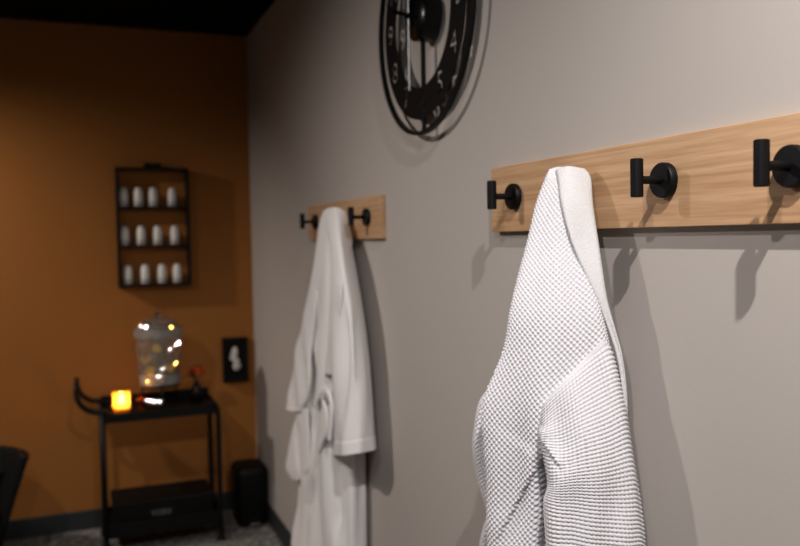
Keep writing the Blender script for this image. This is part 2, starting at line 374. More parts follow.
NS = [[[-0.1713,1.1351,1.1945],[-0.1537,1.1231,1.2199],[-0.1297,1.1124,1.2478],[-0.1029,1.1058,1.2748],[-0.0696,1.1052,1.3025],[-0.01,1.1874,1.2899],[-0.0429,1.1921,1.2594],[-0.0697,1.2024,1.2296],[-0.0937,1.217,1.1989],[-0.1113,1.2324,1.1707]],[[-0.1752,1.1371,1.1612],[-0.1586,1.1159,1.187],[-0.1379,1.0949,1.2119],[-0.1,1.0909,1.2372],[-0.0629,1.0905,1.2558],[-0.01,1.1619,1.2416],[-0.04,1.1758,1.2189],[-0.0779,1.1845,1.1907],[-0.0986,1.2099,1.163],[-0.1152,1.2351,1.1344]],[[-0.1758,1.1306,1.1277],[-0.1621,1.0968,1.1325],[-0.1383,1.0728,1.1516],[-0.0927,1.0722,1.1664],[-0.0549,1.0755,1.1816],[-0.01,1.1347,1.1656],[-0.0327,1.1549,1.1428],[-0.0783,1.1606,1.1253],[-0.1021,1.1896,1.1037],[-0.1158,1.2281,1.098]],[[-0.1751,1.1098,1.075],[-0.1694,1.0748,1.0888],[-0.1362,1.0602,1.0966],[-0.0869,1.0624,1.1028],[-0.0478,1.0674,1.11],[-0.01,1.1163,1.0934],[-0.0269,1.1436,1.0746],[-0.0762,1.1467,1.0659],[-0.1094,1.1667,1.056],[-0.1151,1.2055,1.0408]],[[-0.1792,1.1116,1.0371],[-0.1692,1.073,1.0427],[-0.1326,1.0579,1.0421],[-0.079,1.0606,1.037],[-0.0381,1.0612,1.036],[-0.01,1.097,1.0213],[-0.019,1.1409,1.004],[-0.0726,1.1438,1.0072],[-0.1092,1.1647,1.006],[-0.1192,1.2079,0.9994]],[[-0.1769,1.1029,0.9687],[-0.1637,1.0654,0.9767],[-0.1275,1.0526,0.9739],[-0.0726,1.0516,0.9686],[-0.0349,1.0532,0.9653],[-0.01,1.0845,0.9502],[-0.0126,1.1306,0.9308],[-0.0675,1.1375,0.9337],[-0.1037,1.1557,0.9347],[-0.1169,1.1982,0.9252]],[[-0.1769,1.1029,0.8687],[-0.1637,1.0654,0.8767],[-0.1275,1.0526,0.8739],[-0.0726,1.0516,0.8686],[-0.0349,1.0532,0.8653],[-0.01,1.0845,0.8502],[-0.0126,1.1306,0.8308],[-0.0675,1.1375,0.8337],[-0.1037,1.1557,0.8347],[-0.1169,1.1982,0.8252]],[[-0.1769,1.1029,0.7687],[-0.1637,1.0654,0.7767],[-0.1275,1.0526,0.7739],[-0.0726,1.0516,0.7686],[-0.0349,1.0532,0.7653],[-0.01,1.0845,0.7502],[-0.0126,1.1306,0.7308],[-0.0675,1.1375,0.7337],[-0.1037,1.1557,0.7347],[-0.1169,1.1982,0.7252]]]
NL = [[[-0.1757,1.2919,1.2025],[-0.1728,1.2822,1.2038],[-0.1645,1.2824,1.1957],[-0.1195,1.364,1.1781],[-0.1278,1.3648,1.1865],[-0.1307,1.3755,1.185]],[[-0.1897,1.3213,1.167],[-0.1845,1.3035,1.1698],[-0.1703,1.2877,1.1622],[-0.1253,1.3704,1.1423],[-0.1395,1.3889,1.15],[-0.1447,1.4086,1.1469]],[[-0.1968,1.3313,1.1149],[-0.188,1.3142,1.114],[-0.1699,1.2897,1.1137],[-0.1249,1.3725,1.0907],[-0.143,1.4007,1.0904],[-0.1518,1.4201,1.0911]],[[-0.1981,1.3344,1.069],[-0.1879,1.3154,1.0724],[-0.1693,1.2917,1.0742],[-0.1243,1.3746,1.0487],[-0.1429,1.4021,1.0461],[-0.1531,1.4236,1.042]],[[-0.1895,1.3302,1.0101],[-0.1813,1.3139,1.0117],[-0.1647,1.2941,1.0133],[-0.1197,1.3765,0.9841],[-0.1363,1.3996,0.9817],[-0.1445,1.418,0.9796]],[[-0.1808,1.3162,0.9581],[-0.175,1.3036,0.9593],[-0.1615,1.29,0.9598],[-0.1165,1.3717,0.9273],[-0.13,1.3878,0.9262],[-0.1358,1.402,0.9245]],[[-0.1864,1.3225,0.9226],[-0.1771,1.3083,0.9241],[-0.1621,1.2896,0.9263],[-0.1171,1.3714,0.8916],[-0.1321,1.3931,0.8886],[-0.1414,1.4094,0.8865]],[[-0.1907,1.3274,0.8873],[-0.1792,1.3132,0.8886],[-0.1626,1.2895,0.8945],[-0.1176,1.3714,0.8578],[-0.1342,1.3986,0.8507],[-0.1457,1.4152,0.8486]],[[-0.1907,1.3274,0.7873],[-0.1792,1.3132,0.7886],[-0.1626,1.2895,0.7945],[-0.1176,1.3714,0.7578],[-0.1342,1.3986,0.7507],[-0.1457,1.4152,0.7486]],[[-0.1907,1.3274,0.7173],[-0.1792,1.3132,0.7186],[-0.1626,1.2895,0.7245],[-0.1176,1.3714,0.6878],[-0.1342,1.3986,0.6807],[-0.1457,1.4152,0.6786]]]
NC = [[[-0.0808,1.2273,1.5899],[-0.0695,1.2098,1.5938],[-0.0436,1.2019,1.5895],[-0.0345,1.2152,1.5908],[-0.0575,1.2279,1.5957],[-0.0688,1.2459,1.5917]],[[-0.0895,1.2062,1.5688],[-0.0699,1.1909,1.5731],[-0.0396,1.1899,1.5716],[-0.0345,1.1972,1.5722],[-0.0579,1.2087,1.5746],[-0.0775,1.2247,1.5703]],[[-0.0993,1.1809,1.524],[-0.0767,1.1694,1.5252],[-0.0499,1.1683,1.5234],[-0.0379,1.1854,1.5242],[-0.0647,1.187,1.526],[-0.0873,1.1993,1.5248]],[[-0.0987,1.157,1.4672],[-0.0762,1.1533,1.4651],[-0.0563,1.1443,1.4613],[-0.0443,1.1612,1.4612],[-0.0642,1.1707,1.465],[-0.0867,1.1749,1.4671]],[[-0.0892,1.1379,1.4166],[-0.0749,1.1299,1.413],[-0.0602,1.1253,1.4093],[-0.0482,1.1419,1.4084],[-0.0629,1.1469,1.4121],[-0.0772,1.1553,1.4157]],[[-0.0738,1.1209,1.3631],[-0.0688,1.1138,1.3634],[-0.0585,1.1144,1.3629],[-0.0465,1.1309,1.3612],[-0.0568,1.1305,1.3617],[-0.0618,1.1377,1.3615]],[[-0.0592,1.1085,1.3115],[-0.0553,1.1056,1.3116],[-0.0508,1.1022,1.3117],[-0.0388,1.1183,1.3093],[-0.0433,1.1219,1.3092],[-0.0472,1.1249,1.3092]],[[-0.0489,1.1012,1.2682],[-0.0451,1.0983,1.2683],[-0.0419,1.0959,1.2684],[-0.0299,1.1117,1.2655],[-0.0331,1.1142,1.2654],[-0.0369,1.1173,1.2653]],[[-0.0412,1.0986,1.2127],[-0.0374,1.0956,1.2095],[-0.0349,1.0937,1.2046],[-0.0229,1.1094,1.2008],[-0.0254,1.1114,1.2058],[-0.0292,1.1145,1.209]],[[-0.037,1.0995,1.138],[-0.0344,1.0975,1.1348],[-0.0325,1.0961,1.1315],[-0.0205,1.1118,1.1266],[-0.0224,1.1133,1.1299],[-0.025,1.1153,1.1332]]]
CRE = [[[-0.1648,1.1408,1.1157],[-0.174,1.1547,1.0811],[-0.1922,1.1948,1.0084],[-0.2095,1.2367,0.9264]],[[-0.1931,1.1156,1.161],[-0.186,1.1093,1.1355],[-0.1745,1.1012,1.1149],[-0.162,1.0947,1.0971]],[[-0.1707,1.1467,1.1216],[-0.1658,1.1462,1.0722],[-0.1645,1.1493,1.0202],[-0.1665,1.1502,0.969],[-0.1679,1.152,0.9173]]]
rb = thing('bathrobe', 'white waffle-weave bathrobe hanging large in front from the long rack', 'bathrobe', (-.085, 1.22, 1.56), 'white bathrobes on the coat racks')
loft('body', NB, M['waffle'], rb, pitch=.0074, angle=.75, amp=.0037, cell=.0013,
     folds=[(-.72, 62, 1.52, 1.0, .004, .10), (-.70, 120, 1.40, .95, .002, -.12)], creases=[(CRE[0], .006, .05, -1)], dents=[(CRE[2], .075, .010)])
loft('sleeve', NS, M['waffle'], rb, pitch=.0074, angle=-.10, wa=.45, wb=.85, amp=.0037, cell=.0013,
     folds=[(-.60, 55, 1.25, 1.0, .004, .18), (-.62, 110, 1.2, .95, .0025, -.1)], creases=[(CRE[1], .007, .02, 1)], hem=.05)
loft('sleeve', NL, M['waffle'], rb, pitch=.0074, angle=.5, amp=.0037, cell=.0015, hem=.04)
loft('collar', NC, M['terry'], rb, cell=.003)['label'] = 'smooth terry collar band'

FB = [[[-0.0775,2.7247,1.5668],[-0.0803,2.6592,1.5782],[-0.072,2.6099,1.5795],[-0.0555,2.584,1.5751],[-0.035,2.5992,1.5638],[-0.0345,2.6121,1.5638],[-0.0345,2.6834,1.5653],[-0.0345,2.7547,1.5668]],[[-0.083,2.7599,1.5238],[-0.0912,2.6444,1.5214],[-0.0885,2.5602,1.5195],[-0.0665,2.5529,1.5191],[-0.03,2.6009,1.5232],[-0.0345,2.6129,1.5232],[-0.0345,2.7014,1.5235],[-0.0345,2.7899,1.5238]],[[-0.094,2.8053,1.3735],[-0.1078,2.6478,1.3747],[-0.105,2.5389,1.3777],[-0.0775,2.506,1.3778],[-0.03,2.5453,1.382],[-0.01,2.5923,1.382],[-0.01,2.7138,1.3777],[-0.01,2.8353,1.3735]],[[-0.105,2.8973,1.2038],[-0.1188,2.6969,1.2169],[-0.1133,2.5341,1.2264],[-0.083,2.4666,1.2336],[-0.03,2.5022,1.238],[-0.01,2.5492,1.238],[-0.01,2.7382,1.2209],[-0.063,2.9273,1.2038]],[[-0.1105,2.9951,1.0345],[-0.1242,2.7555,1.0591],[-0.1188,2.5494,1.0823],[-0.0885,2.4587,1.0953],[-0.03,2.4906,1.0937],[-0.01,2.5376,1.0937],[-0.01,2.7814,1.0641],[-0.0663,3.0251,1.0345]],[[-0.116,3.0214,0.8522],[-0.127,2.7869,0.8887],[-0.1188,2.5969,0.9196],[-0.0885,2.4796,0.9419],[-0.03,2.4897,0.9413],[-0.01,2.5367,0.9413],[-0.01,2.7941,0.8967],[-0.0696,3.0514,0.8522]],[[-0.116,3.0364,0.6921],[-0.127,2.8136,0.737],[-0.1215,2.5979,0.783],[-0.0885,2.4886,0.8081],[-0.03,2.4876,0.8085],[-0.01,2.5346,0.8085],[-0.01,2.8005,0.7503],[-0.0696,3.0664,0.6921]],[[-0.1132,3.0503,0.49],[-0.1242,2.8122,0.5491],[-0.1188,2.5967,0.6079],[-0.0885,2.4893,0.6386],[-0.03,2.4927,0.6398],[-0.01,2.5397,0.6398],[-0.01,2.81,0.5649],[-0.0679,3.0803,0.49]],[[-0.1132,3.1387,0.2348],[-0.1242,2.8447,0.3298],[-0.1187,2.6116,0.4091],[-0.0885,2.5021,0.447],[-0.03,2.4991,0.4488],[-0.01,2.5461,0.4488],[-0.01,2.8574,0.3418],[-0.0679,3.1687,0.2348]],[[-0.1132,3.1387,0.1348],[-0.1242,2.8447,0.2298],[-0.1187,2.6116,0.3091],[-0.0885,2.5021,0.347],[-0.03,2.4991,0.3488],[-0.01,2.5461,0.3488],[-0.01,2.8574,0.2418],[-0.0679,3.1687,0.1348]]]
FS = [[[-0.0968,2.5469,1.4863],[-0.094,2.4996,1.4956],[-0.0775,2.498,1.4953],[-0.045,2.5357,1.4821],[-0.023,2.6032,1.4824],[-0.0275,2.6553,1.4968],[-0.044,2.6604,1.4971],[-0.0467,2.7113,1.4873]],[[-0.1132,2.4985,1.4051],[-0.116,2.424,1.4129],[-0.094,2.4204,1.4124],[-0.04,2.5129,1.416],[-0.01,2.6036,1.414],[-0.044,2.5761,1.4085],[-0.066,2.5845,1.4089],[-0.0632,2.6633,1.4006]],[[-0.1242,2.4851,1.2439],[-0.1298,2.3704,1.253],[-0.105,2.3366,1.2575],[-0.04,2.4364,1.2564],[-0.01,2.5243,1.2486],[-0.055,2.4891,1.2435],[-0.0797,2.5302,1.2383],[-0.0743,2.6515,1.2287]],[[-0.1297,2.49,1.0811],[-0.138,2.3447,1.0983],[-0.1105,2.2911,1.1067],[-0.045,2.3686,1.0977],[-0.01,2.4689,1.0819],[-0.0605,2.4417,1.0826],[-0.088,2.5046,1.0728],[-0.0797,2.6579,1.0548]],[[-0.1325,2.493,0.9172],[-0.1408,2.3363,0.9453],[-0.1132,2.2734,0.958],[-0.045,2.3445,0.9471],[-0.01,2.4438,0.9249],[-0.0633,2.4233,0.9241],[-0.0907,2.4962,0.9093],[-0.0825,2.6617,0.8797]],[[-0.1325,2.4646,0.7729],[-0.1408,2.3254,0.81],[-0.1132,2.2627,0.8284],[-0.045,2.3288,0.8168],[-0.01,2.4274,0.789],[-0.0633,2.4119,0.7859],[-0.0907,2.4845,0.7647],[-0.0825,2.6314,0.7256]]]
FL = [[[-0.105,2.8336,1.2893],[-0.1105,2.7592,1.2935],[-0.105,2.7142,1.2886],[-0.07,2.8382,1.2803],[-0.0755,2.8861,1.2852],[-0.07,2.9631,1.2809]],[[-0.1105,2.9081,1.1733],[-0.1204,2.7862,1.181],[-0.1149,2.7263,1.1826],[-0.0799,2.8525,1.1692],[-0.0854,2.9161,1.1675],[-0.0755,3.0419,1.1595]],[[-0.116,3.0045,1.0337],[-0.1281,2.8524,1.0504],[-0.1226,2.7616,1.0582],[-0.0876,2.8907,1.0388],[-0.0931,2.9867,1.0306],[-0.081,3.1437,1.0134]],[[-0.1215,3.0844,0.881],[-0.1352,2.8956,0.9106],[-0.127,2.7838,0.9255],[-0.092,2.9147,0.8998],[-0.1002,3.0333,0.8839],[-0.0865,3.2283,0.8534]],[[-0.1215,3.1684,0.7892],[-0.1352,3.0118,0.811],[-0.1298,2.8944,0.8334],[-0.0948,3.031,0.8033],[-0.1002,3.155,0.7795],[-0.0865,3.3163,0.7573]]]
FF = [[[-0.1215,2.9558,0.834],[-0.1298,2.8637,0.8525],[-0.1242,2.8134,0.8579],[-0.0943,2.9264,0.8332],[-0.0998,2.9796,0.8274],[-0.0915,3.074,0.8085]],[[-0.1215,3.0499,0.737],[-0.1325,2.8897,0.7689],[-0.127,2.7958,0.785],[-0.097,2.9085,0.7573],[-0.1025,3.0071,0.7403],[-0.0915,3.172,0.7076]],[[-0.1215,3.1442,0.6068],[-0.1325,2.9448,0.6536],[-0.127,2.8044,0.6842],[-0.097,2.9174,0.6524],[-0.1025,3.0644,0.6204],[-0.0915,3.27,0.5722]],[[-0.1215,3.1761,0.5413],[-0.1325,2.9658,0.5904],[-0.127,2.823,0.6278],[-0.097,2.9368,0.5937],[-0.1025,3.0862,0.5546],[-0.0915,3.3031,0.5041]],[[-0.1215,3.0947,0.5205],[-0.1298,2.9802,0.5513],[-0.1242,2.909,0.5779],[-0.0943,3.0258,0.542],[-0.0998,3.1007,0.514],[-0.0915,3.2186,0.4825]]]
FC = [[[-0.0836,2.6794,1.5652],[-0.0742,2.6026,1.5809],[-0.043,2.5796,1.5665],[-0.0345,2.6061,1.5674],[-0.0622,2.6418,1.5825],[-0.0716,2.7202,1.5666]],[[-0.1006,2.5787,1.5034],[-0.0912,2.5075,1.5086],[-0.045,2.5391,1.512],[-0.0345,2.5713,1.5125],[-0.0793,2.5461,1.5092],[-0.0886,2.6189,1.5039]],[[-0.1149,2.5018,1.4375],[-0.105,2.436,1.4409],[-0.05,2.5016,1.4459],[-0.038,2.5382,1.4455],[-0.093,2.4742,1.4405],[-0.1029,2.5415,1.437]],[[-0.1259,2.4737,1.3255],[-0.1281,2.4121,1.3285],[-0.1215,2.3705,1.3334],[-0.1095,2.4084,1.3311],[-0.1161,2.4511,1.3262],[-0.1139,2.5135,1.3231]],[[-0.127,2.5033,1.1774],[-0.1314,2.4331,1.1847],[-0.1298,2.3956,1.1883],[-0.1178,2.4344,1.1837],[-0.1194,2.4725,1.18],[-0.115,2.5437,1.1726]],[[-0.1281,2.5692,1.0199],[-0.1325,2.5073,1.0297],[-0.1298,2.4711,1.035],[-0.1178,2.5111,1.028],[-0.1205,2.548,1.0226],[-0.1161,2.6107,1.0126]]]
BELT = [[-0.142,2.6526,0.901],[-0.142,2.6251,0.9303],[-0.142,2.5738,0.9598],[-0.142,2.5194,0.9758],[-0.142,2.4745,0.9673],[-0.142,2.4548,0.932],[-0.142,2.4702,0.8737],[-0.142,2.4911,0.8201]]
BELT2 = [[-0.139,2.5359,0.9694],[-0.139,2.5619,0.9381],[-0.139,2.5293,0.9042],[-0.139,2.5216,0.8526],[-0.139,2.5848,0.7982],[-0.139,2.6246,0.7581]]
FD = [[[-0.13,2.4791,1.5182],[-0.13,2.4652,1.4061],[-0.13,2.4851,1.2118],[-0.13,2.5195,0.9781],[-0.13,2.5113,0.7809]],[[-0.13,2.6197,1.3694],[-0.13,2.6871,1.1591],[-0.13,2.7076,0.9107],[-0.13,2.7694,0.646]],[[-0.13,2.7945,1.1484],[-0.13,2.7933,1.0039],[-0.13,2.8702,0.7691],[-0.13,2.8873,0.577]],[[-0.13,2.4524,0.8276],[-0.13,2.4731,0.6917],[-0.13,2.4714,0.5605],[-0.13,2.4811,0.4247]],[[-0.13,2.7421,0.6533],[-0.13,2.8388,0.4787],[-0.13,2.8885,0.2349]],[[-0.13,2.3428,1.3472],[-0.13,2.3351,1.1637],[-0.13,2.3683,0.9725],[-0.13,2.3875,0.8425]],[[-0.13,2.212,1.2944],[-0.13,2.1938,1.1504],[-0.13,2.1974,0.945]],[[-0.13,2.9554,0.8081],[-0.13,2.9801,0.7065],[-0.13,2.9326,0.5645]]]
fr_ = thing('bathrobe', 'white smooth long bathrobe with looped belt hanging from the short rack further back', 'bathrobe', (-.085, 2.60, 1.56), 'white bathrobes on the coat racks')
LATF = np.array((.958, -.287, 0.))
_keep = LAT; LAT = LATF
loft('body', FB, M['cotton'], fr_, cell=.004, dents=[(l, .03, .012) for l in FD[:5]], folds=[(-.85, 75, 1.5, .9, .008, .06), (-.8, 140, 1.3, .7, .004, -.05)])
loft('sleeve', FS, M['cotton'], fr_, cell=.004, dents=[(l, .012, .012) for l in FD[5:7]], folds=[(-.80, 85, 1.4, 1.0, .007, .10), (-.78, 150, 1.3, 1.0, .003, -.06)], hem=.045)
loft('sleeve', FL, M['cotton'], fr_, cell=.005, folds=[(-.9, 110, 1.3, 1.0, .004, .1)], hem=.03)
loft('front_panel', FF, M['cotton'], fr_, cell=.004, dents=[(FD[7], .012, .010)])
loft('collar', FC, M['cotton'], fr_, cell=.005)
LAT = _keep
def ribbon(pts, name):
    o = obj(name, tubem(crs(pts, 6), .01, 10, (.006, .016)), M['cotton'], fr_, True)
    o.matrix_parent_inverse = Matrix.Translation(-fr_.location); return o
ribbon(BELT, 'belt'); ribbon(BELT2, 'belt_end')

# ------------------------------------------------------------------ wall clock
CY, CZ = 1.922, 2.04
ck = thing('wall_clock', 'large round black open-frame clock high on the wall between the racks', 'clock', (0, CY, CZ))
def ring(r0, r1, x0, x1, seg=96):
    return lathe(bmesh.new(), [(r0, x0), (r1, x0), (r1, x1), (r0, x1)], seg, 'X', closed=True)
autosmooth(obj('outer_ring', ring(.291, .301, -.044, -.031), M['black'], ck), 40)
# the dial ring, with the twelve numerals cut through it
dial = obj('dial_ring', ring(.178, .260, -.0388, -.0366), M['black'], ck)
tb = bmesh.new()
for hnum in range(1, 13):
    cu = bpy.data.curves.new('numeral', 'FONT'); cu.body = str(hnum); cu.size = .080; cu.align_x = 'CENTER'; cu.align_y = 'CENTER'
    cu.extrude = .02; cu.resolution_u = 3
    to = bpy.data.objects.new('numeral', cu); COL.objects.link(to)
    bpy.context.view_layer.update()
    me = bpy.data.meshes.new_from_object(to.evaluated_get(bpy.context.evaluated_depsgraph_get()))
    a = math.radians(90 - 30 * hnum); r_ = .219
    T = Matrix(((0, 0, -1, -.039), (-1, 0, 0, -r_ * math.cos(a)), (0, 1, 0, r_ * math.sin(a)), (0, 0, 0, 1)))
    me.transform(T); tb.from_mesh(me)
    bpy.data.objects.remove(to); bpy.data.curves.remove(cu); bpy.data.meshes.remove(me)
bmesh.ops.remove_doubles(tb, verts=tb.verts[:], dist=1e-5); bmesh.ops.recalc_face_normals(tb, faces=tb.faces[:])
cut = obj('numeral_cutter', tb, M['black'], loc=ck.location)
md = dial.modifiers.new('cut', 'BOOLEAN'); md.operation = 'DIFFERENCE'; md.object = cut; md.solver = 'EXACT'; md.use_self = True
bpy.context.view_layer.update()
nm = bpy.data.meshes.new_from_object(dial.evaluated_get(bpy.context.evaluated_depsgraph_get()))
dial.modifiers.clear()
print('DIAL', len(nm.polygons))
if len(nm.polygons) > 20: dial.data = nm
cm = cut.data; bpy.data.objects.remove(cut); bpy.data.meshes.remove(cm)
for k in range(2):
    a = PI * k; L0, L1 = (.05, .296)
    mid = (L0 + L1) / 2
    # two bars tie hub, dial and rim
    obj('spoke', boxm((-.034, 0, mid), (.010, .011, L1 - L0), .001), M['black'], ck, rot=(a, 0, 0))
autosmooth(obj('hub', lathe(bmesh.new(), [(.055, -.002), (.062, -.006), (.062, -.052), (.052, -.060), (0, -.062)], 48, 'X'), M['blackgloss'], ck), 40)
hand = bmesh.new()
def hand_mesh(L, w, tail):
    bm = bmesh.new(); pts = [(-w * .5, -tail), (w * .5, -tail), (w, L * .7), (0, L), (-w, L * .7)]
    a = [bm.verts.new((-.003, p[0], p[1])) for p in pts]; b = [bm.verts.new((.0, p[0], p[1])) for p in pts]
    bm.faces.new(a); bm.faces.new(b[::-1])
    for i in range(5): bm.faces.new((a[i], b[i], b[(i + 1) % 5], a[(i + 1) % 5]))
    bmesh.ops.recalc_face_normals(bm, faces=bm.faces[:]); return bm
hand.free()
obj('hour_hand', hand_mesh(.150, .006, .03), M['blackgloss'], ck, loc=(-.0655, 0, 0), rot=(math.radians(-70), 0, 0))
obj('minute_hand', tubem([(0, 0, -.05), (0, 0, .19)], .0032, 10), M['silver'], ck, loc=(-.0735, 0, 0), rot=(math.radians(180), 0, 0))['label'] = 'thin silver minute hand'
autosmooth(obj('pin', lathe(bmesh.new(), [(.008, -.060), (.008, -.082), (0, -.083)], 20, 'X'), M['blackgloss'], ck))

# ------------------------------------------------------------------ bottle shelf on the back wall
SX, SW, SH, SD = -.518, .362, .615, .075
Z0 = 1.243; YB = RD
sh = thing('wall_shelf', 'black metal three-tier hanging shelf on the ochre wall, filled with white bottles', 'shelf', (SX, YB - SD / 2 - .002, Z0))
for s_ in (-1, 1): obj('side_panel', boxm((s_ * (SW / 2 - .006), 0, SH / 2), (.012, SD, SH), .001), M['black'], sh)
obj('top_rail', boxm((0, 0, SH - .006), (SW - .025, SD, .012), .001), M['black'], sh)
SHZ = [.012, .212, .410]
for z in SHZ:
    t = obj('shelf', boxm((0, 0, z), (SW - .025, SD - .006, .012), .001), M['black'], sh)
    obj('guard_rail', boxm((0, -SD / 2 + .003, z + .022), (SW - .025, .004, .004)), M['black'], t)
obj('hanging_tab', boxm((.005, .01, SH + .012), (.085, .05, .026), .004), M['black'], sh)
def bottle():
    b = thing('bottle', 'x', 'bottle', (0, 0, 0), 'white bottles on the wall shelf')
    o = obj('bottle_body', lathe(bmesh.new(), [(.0195, 0), (.0215, .003), (.0215, .066), (.0208, .073), (.019, .077), (.018, .0775)], 32), M['white_plastic'], b); autosmooth(o, 50)
    c = obj('cap', lathe(bmesh.new(), [(.018, .077), (.0175, .088), (.0145, .0945), (.008, .0965), (0, .097)], 28), M['white_cap'], b); autosmooth(c, 50)
    return b
b0 = bottle()
rows_x = [(-.661, -.588, -.515, -.420), (-.660, -.580, -.498, -.412), (-.650, -.566, -.482, -.405)]
tiers = ['bottom', 'middle', 'top']; places = ['leftmost', 'second from left', 'third from left', 'rightmost']
first = True
for ti, tr in enumerate((2, 1, 0)):
    for k, x in enumerate(rows_x[ti]):
        b = b0 if first else copy_tree(b0); first = False
        b.location = (x, YB - SD / 2 - .008, Z0 + SHZ[tr] + .0065)
        b['label'] = 'small white capped bottle, %s on the %s tier of the black wall shelf' % (places[k], tiers[tr])

# ------------------------------------------------------------------ black relief picture
pc = thing('picture', 'small black framed picture with a white figure, low on the ochre wall by the corner', 'picture', (-.110, RD - .002, .828))
fm = bmesh.new()
for cx, cz, sx, sz in ((0, .112, .136, .014), (0, -.112, .136, .014), (-.061, 0, .014, .238), (.061, 0, .014, .238)): box(fm, (cx, -.018, cz), (sx, .036, sz), .002)
obj('frame', fm, M['black'], pc)
obj('backing', boxm((0, -.009, 0), (.112, .018, .214)), M['blackplastic'], pc)
def blob(pts, y0, y1):
    bm = bmesh.new(); P = [Vector((p[0], 0, p[1])) for p in pts]; n = len(P); c = sum(P, Vector()) / n; out = []
    for i in range(n):
        for k in range(6):
            t = k / 6; p0, p1, p2, p3 = P[i - 1], P[i], P[(i + 1) % n], P[(i + 2) % n]
            out.append(.5 * (2 * p1 + (p2 - p0) * t + (2 * p0 - 5 * p1 + 4 * p2 - p3) * t * t + (3 * p1 - p0 - 3 * p2 + p3) * t ** 3))
    rings = []
    for f, y in ((1, y0), (1, y0 + (y1 - y0) * .5), (.86, y0 + (y1 - y0) * .85), (.5, y1)):
        rings.append([bm.verts.new((c + (p - c) * f) + Vector((0, y, 0))) for p in out])
    for A, B in zip(rings, rings[1:]):
        for k in range(len(A)): bm.faces.new((A[k], A[(k + 1) % len(A)], B[(k + 1) % len(A)], B[k]))
    bm.faces.new(rings[-1]); bmesh.ops.recalc_face_normals(bm, faces=bm.faces[:]); return bm
fig = [(.000, .068), (.012, .060), (.014, .040), (.010, .018), (.014, .006), (.024, -.004), (.022, -.020), (.030, -.036), (.022, -.052), (.006, -.062), (-.008, -.056), (-.014, -.038), (-.010, -.018), (-.014, -.008), (-.026, -.004), (-.030, .008), (-.024, .030), (-.014, .058)]
obj('relief', blob(fig, -.018, -.027), M['paper'], pc, True)['label'] = 'white two-lobed figure in the picture'

# ------------------------------------------------------------------ bar cart
X0, X1, YF_, YK = -.805, -.278, 3.945, 4.235
ct = thing('bar_cart', 'black two-tier metal bar cart with curved handle by the ochre wall', 'cart', ((X0 + X1) / 2, (YF_ + YK) / 2, 0))
ox, oy = ct.location.x, ct.location.y
def L(p): return (p[0] - ox, p[1] - oy, p[2])
CW, CD = X1 - X0, YK - YF_
def tray(z, rim, name, back=None):
    back = back or rim
    t = obj(name, boxm((0, 0, z), (CW, CD, .012), .002), M['black'], ct)
    for nme, c, s in (('rim', (0, -CD / 2, z + rim / 2), (CW, .008, rim + .012)), ('rim', (0, CD / 2, z + back / 2), (CW, .008, back + .012)),
                      ('rim', (-CW / 2, 0, z + rim / 2), (.008, CD, rim + .012)), ('rim', (CW / 2, 0, z + rim / 2), (.008, CD, rim + .012))):
        obj(nme, boxm((c[0], c[1], c[2] - .012), (s[0], s[1], s[2] + .024), .001), M['black'], t)
    return t
tray(.664, .008, 'top_tray', .044); tray(.118, .030, 'lower_tray')
for yy in (YF_, YK):
    # each right leg bends over at the top and each left leg runs on into the handle
    obj('leg', tubem([L((X0, yy, .075)), L((X0, yy, .69))], .0125, 14), M['black'], ct, True)
    obj('leg', tubem(crs([L((X1 + .002, yy, .075)), L((X1 + .002, yy, .40)), L((X1 + .002, yy, .62)), L((X1 - .008, yy, .672)), L((X1 - .036, yy, .690))], 8), .0125, 14), M['black'], ct, True)
    obj('handle_arm', tubem(crs([L((X0 + .02, yy, .690)), L((X0 - .04, yy, .694)), L((X0 - .085, yy, .724)), L((X0 - .105, yy, .765)), L((X0 - .108, yy, .808))], 8), .0125, 14), M['black'], ct, True)
obj('handle_bar', tubem([L((X0 - .107, YF_ - .012, .803)), L((X0 - .107, YK + .012, .803))], .0125, 14), M['black'], ct, True)
cast = None
for xx in (X0, X1):
    for yy in (YF_, YK):
        if cast is None:
            cast = obj('caster', boxm((0, 0, .064), (.026, .034, .022), .003), M['black'], ct)
            for s_ in (-1, 1):
                w = obj('wheel', lathe(bmesh.new(), [(.012, -.007), (.028, -.007), (.031, -.004), (.031, .004), (.028, .007), (.012, .007)], 28, 'X', (s_ * .012, .012, .0312)), M['blackrubber'], cast); autosmooth(w)
                cp = obj('hub_cap', lathe(bmesh.new(), [(.013, s_ * .0072), (.011, s_ * .0095), (0, s_ * .010)], 20, 'X', (s_ * .012, .012, .0312)), M['chrome'], w); autosmooth(cp)
            c = cast
        else: c = copy_tree(cast, ct)
        c.location = L((xx, yy, 0))
# box on the lower tray
bx = thing('storage_box', 'black lidded box with small grey lettering on the lower tray of the cart', 'box', (-.54, 4.092, .1245))
obj('box_body', boxm((0, 0, .045), (.46, .25, .09), .004), M['blackplastic'], bx)
obj('lid', boxm((0, 0, .103), (.47, .262, .026), .004), M['blackplastic'], bx)
cu = bpy.data.curves.new('lettering', 'FONT'); cu.body = 'VOEX'; cu.size = .036; cu.extrude = .0006; cu.align_x = 'CENTER'; cu.align_y = 'CENTER'
to = bpy.data.objects.new('lettering_curve', cu); COL.objects.link(to); bpy.context.view_layer.update()
me = bpy.data.meshes.new_from_object(to.evaluated_get(bpy.context.evaluated_depsgraph_get())); bpy.data.objects.remove(to)
me.transform(Matrix.Rotation(PI / 2, 4, 'X')); me.materials.clear(); me.materials.append(M['grey_print'])
lt = bpy.data.objects.new('lettering', me); COL.objects.link(lt); lt.parent = bx; lt.location = (-.012, -.126, .052)

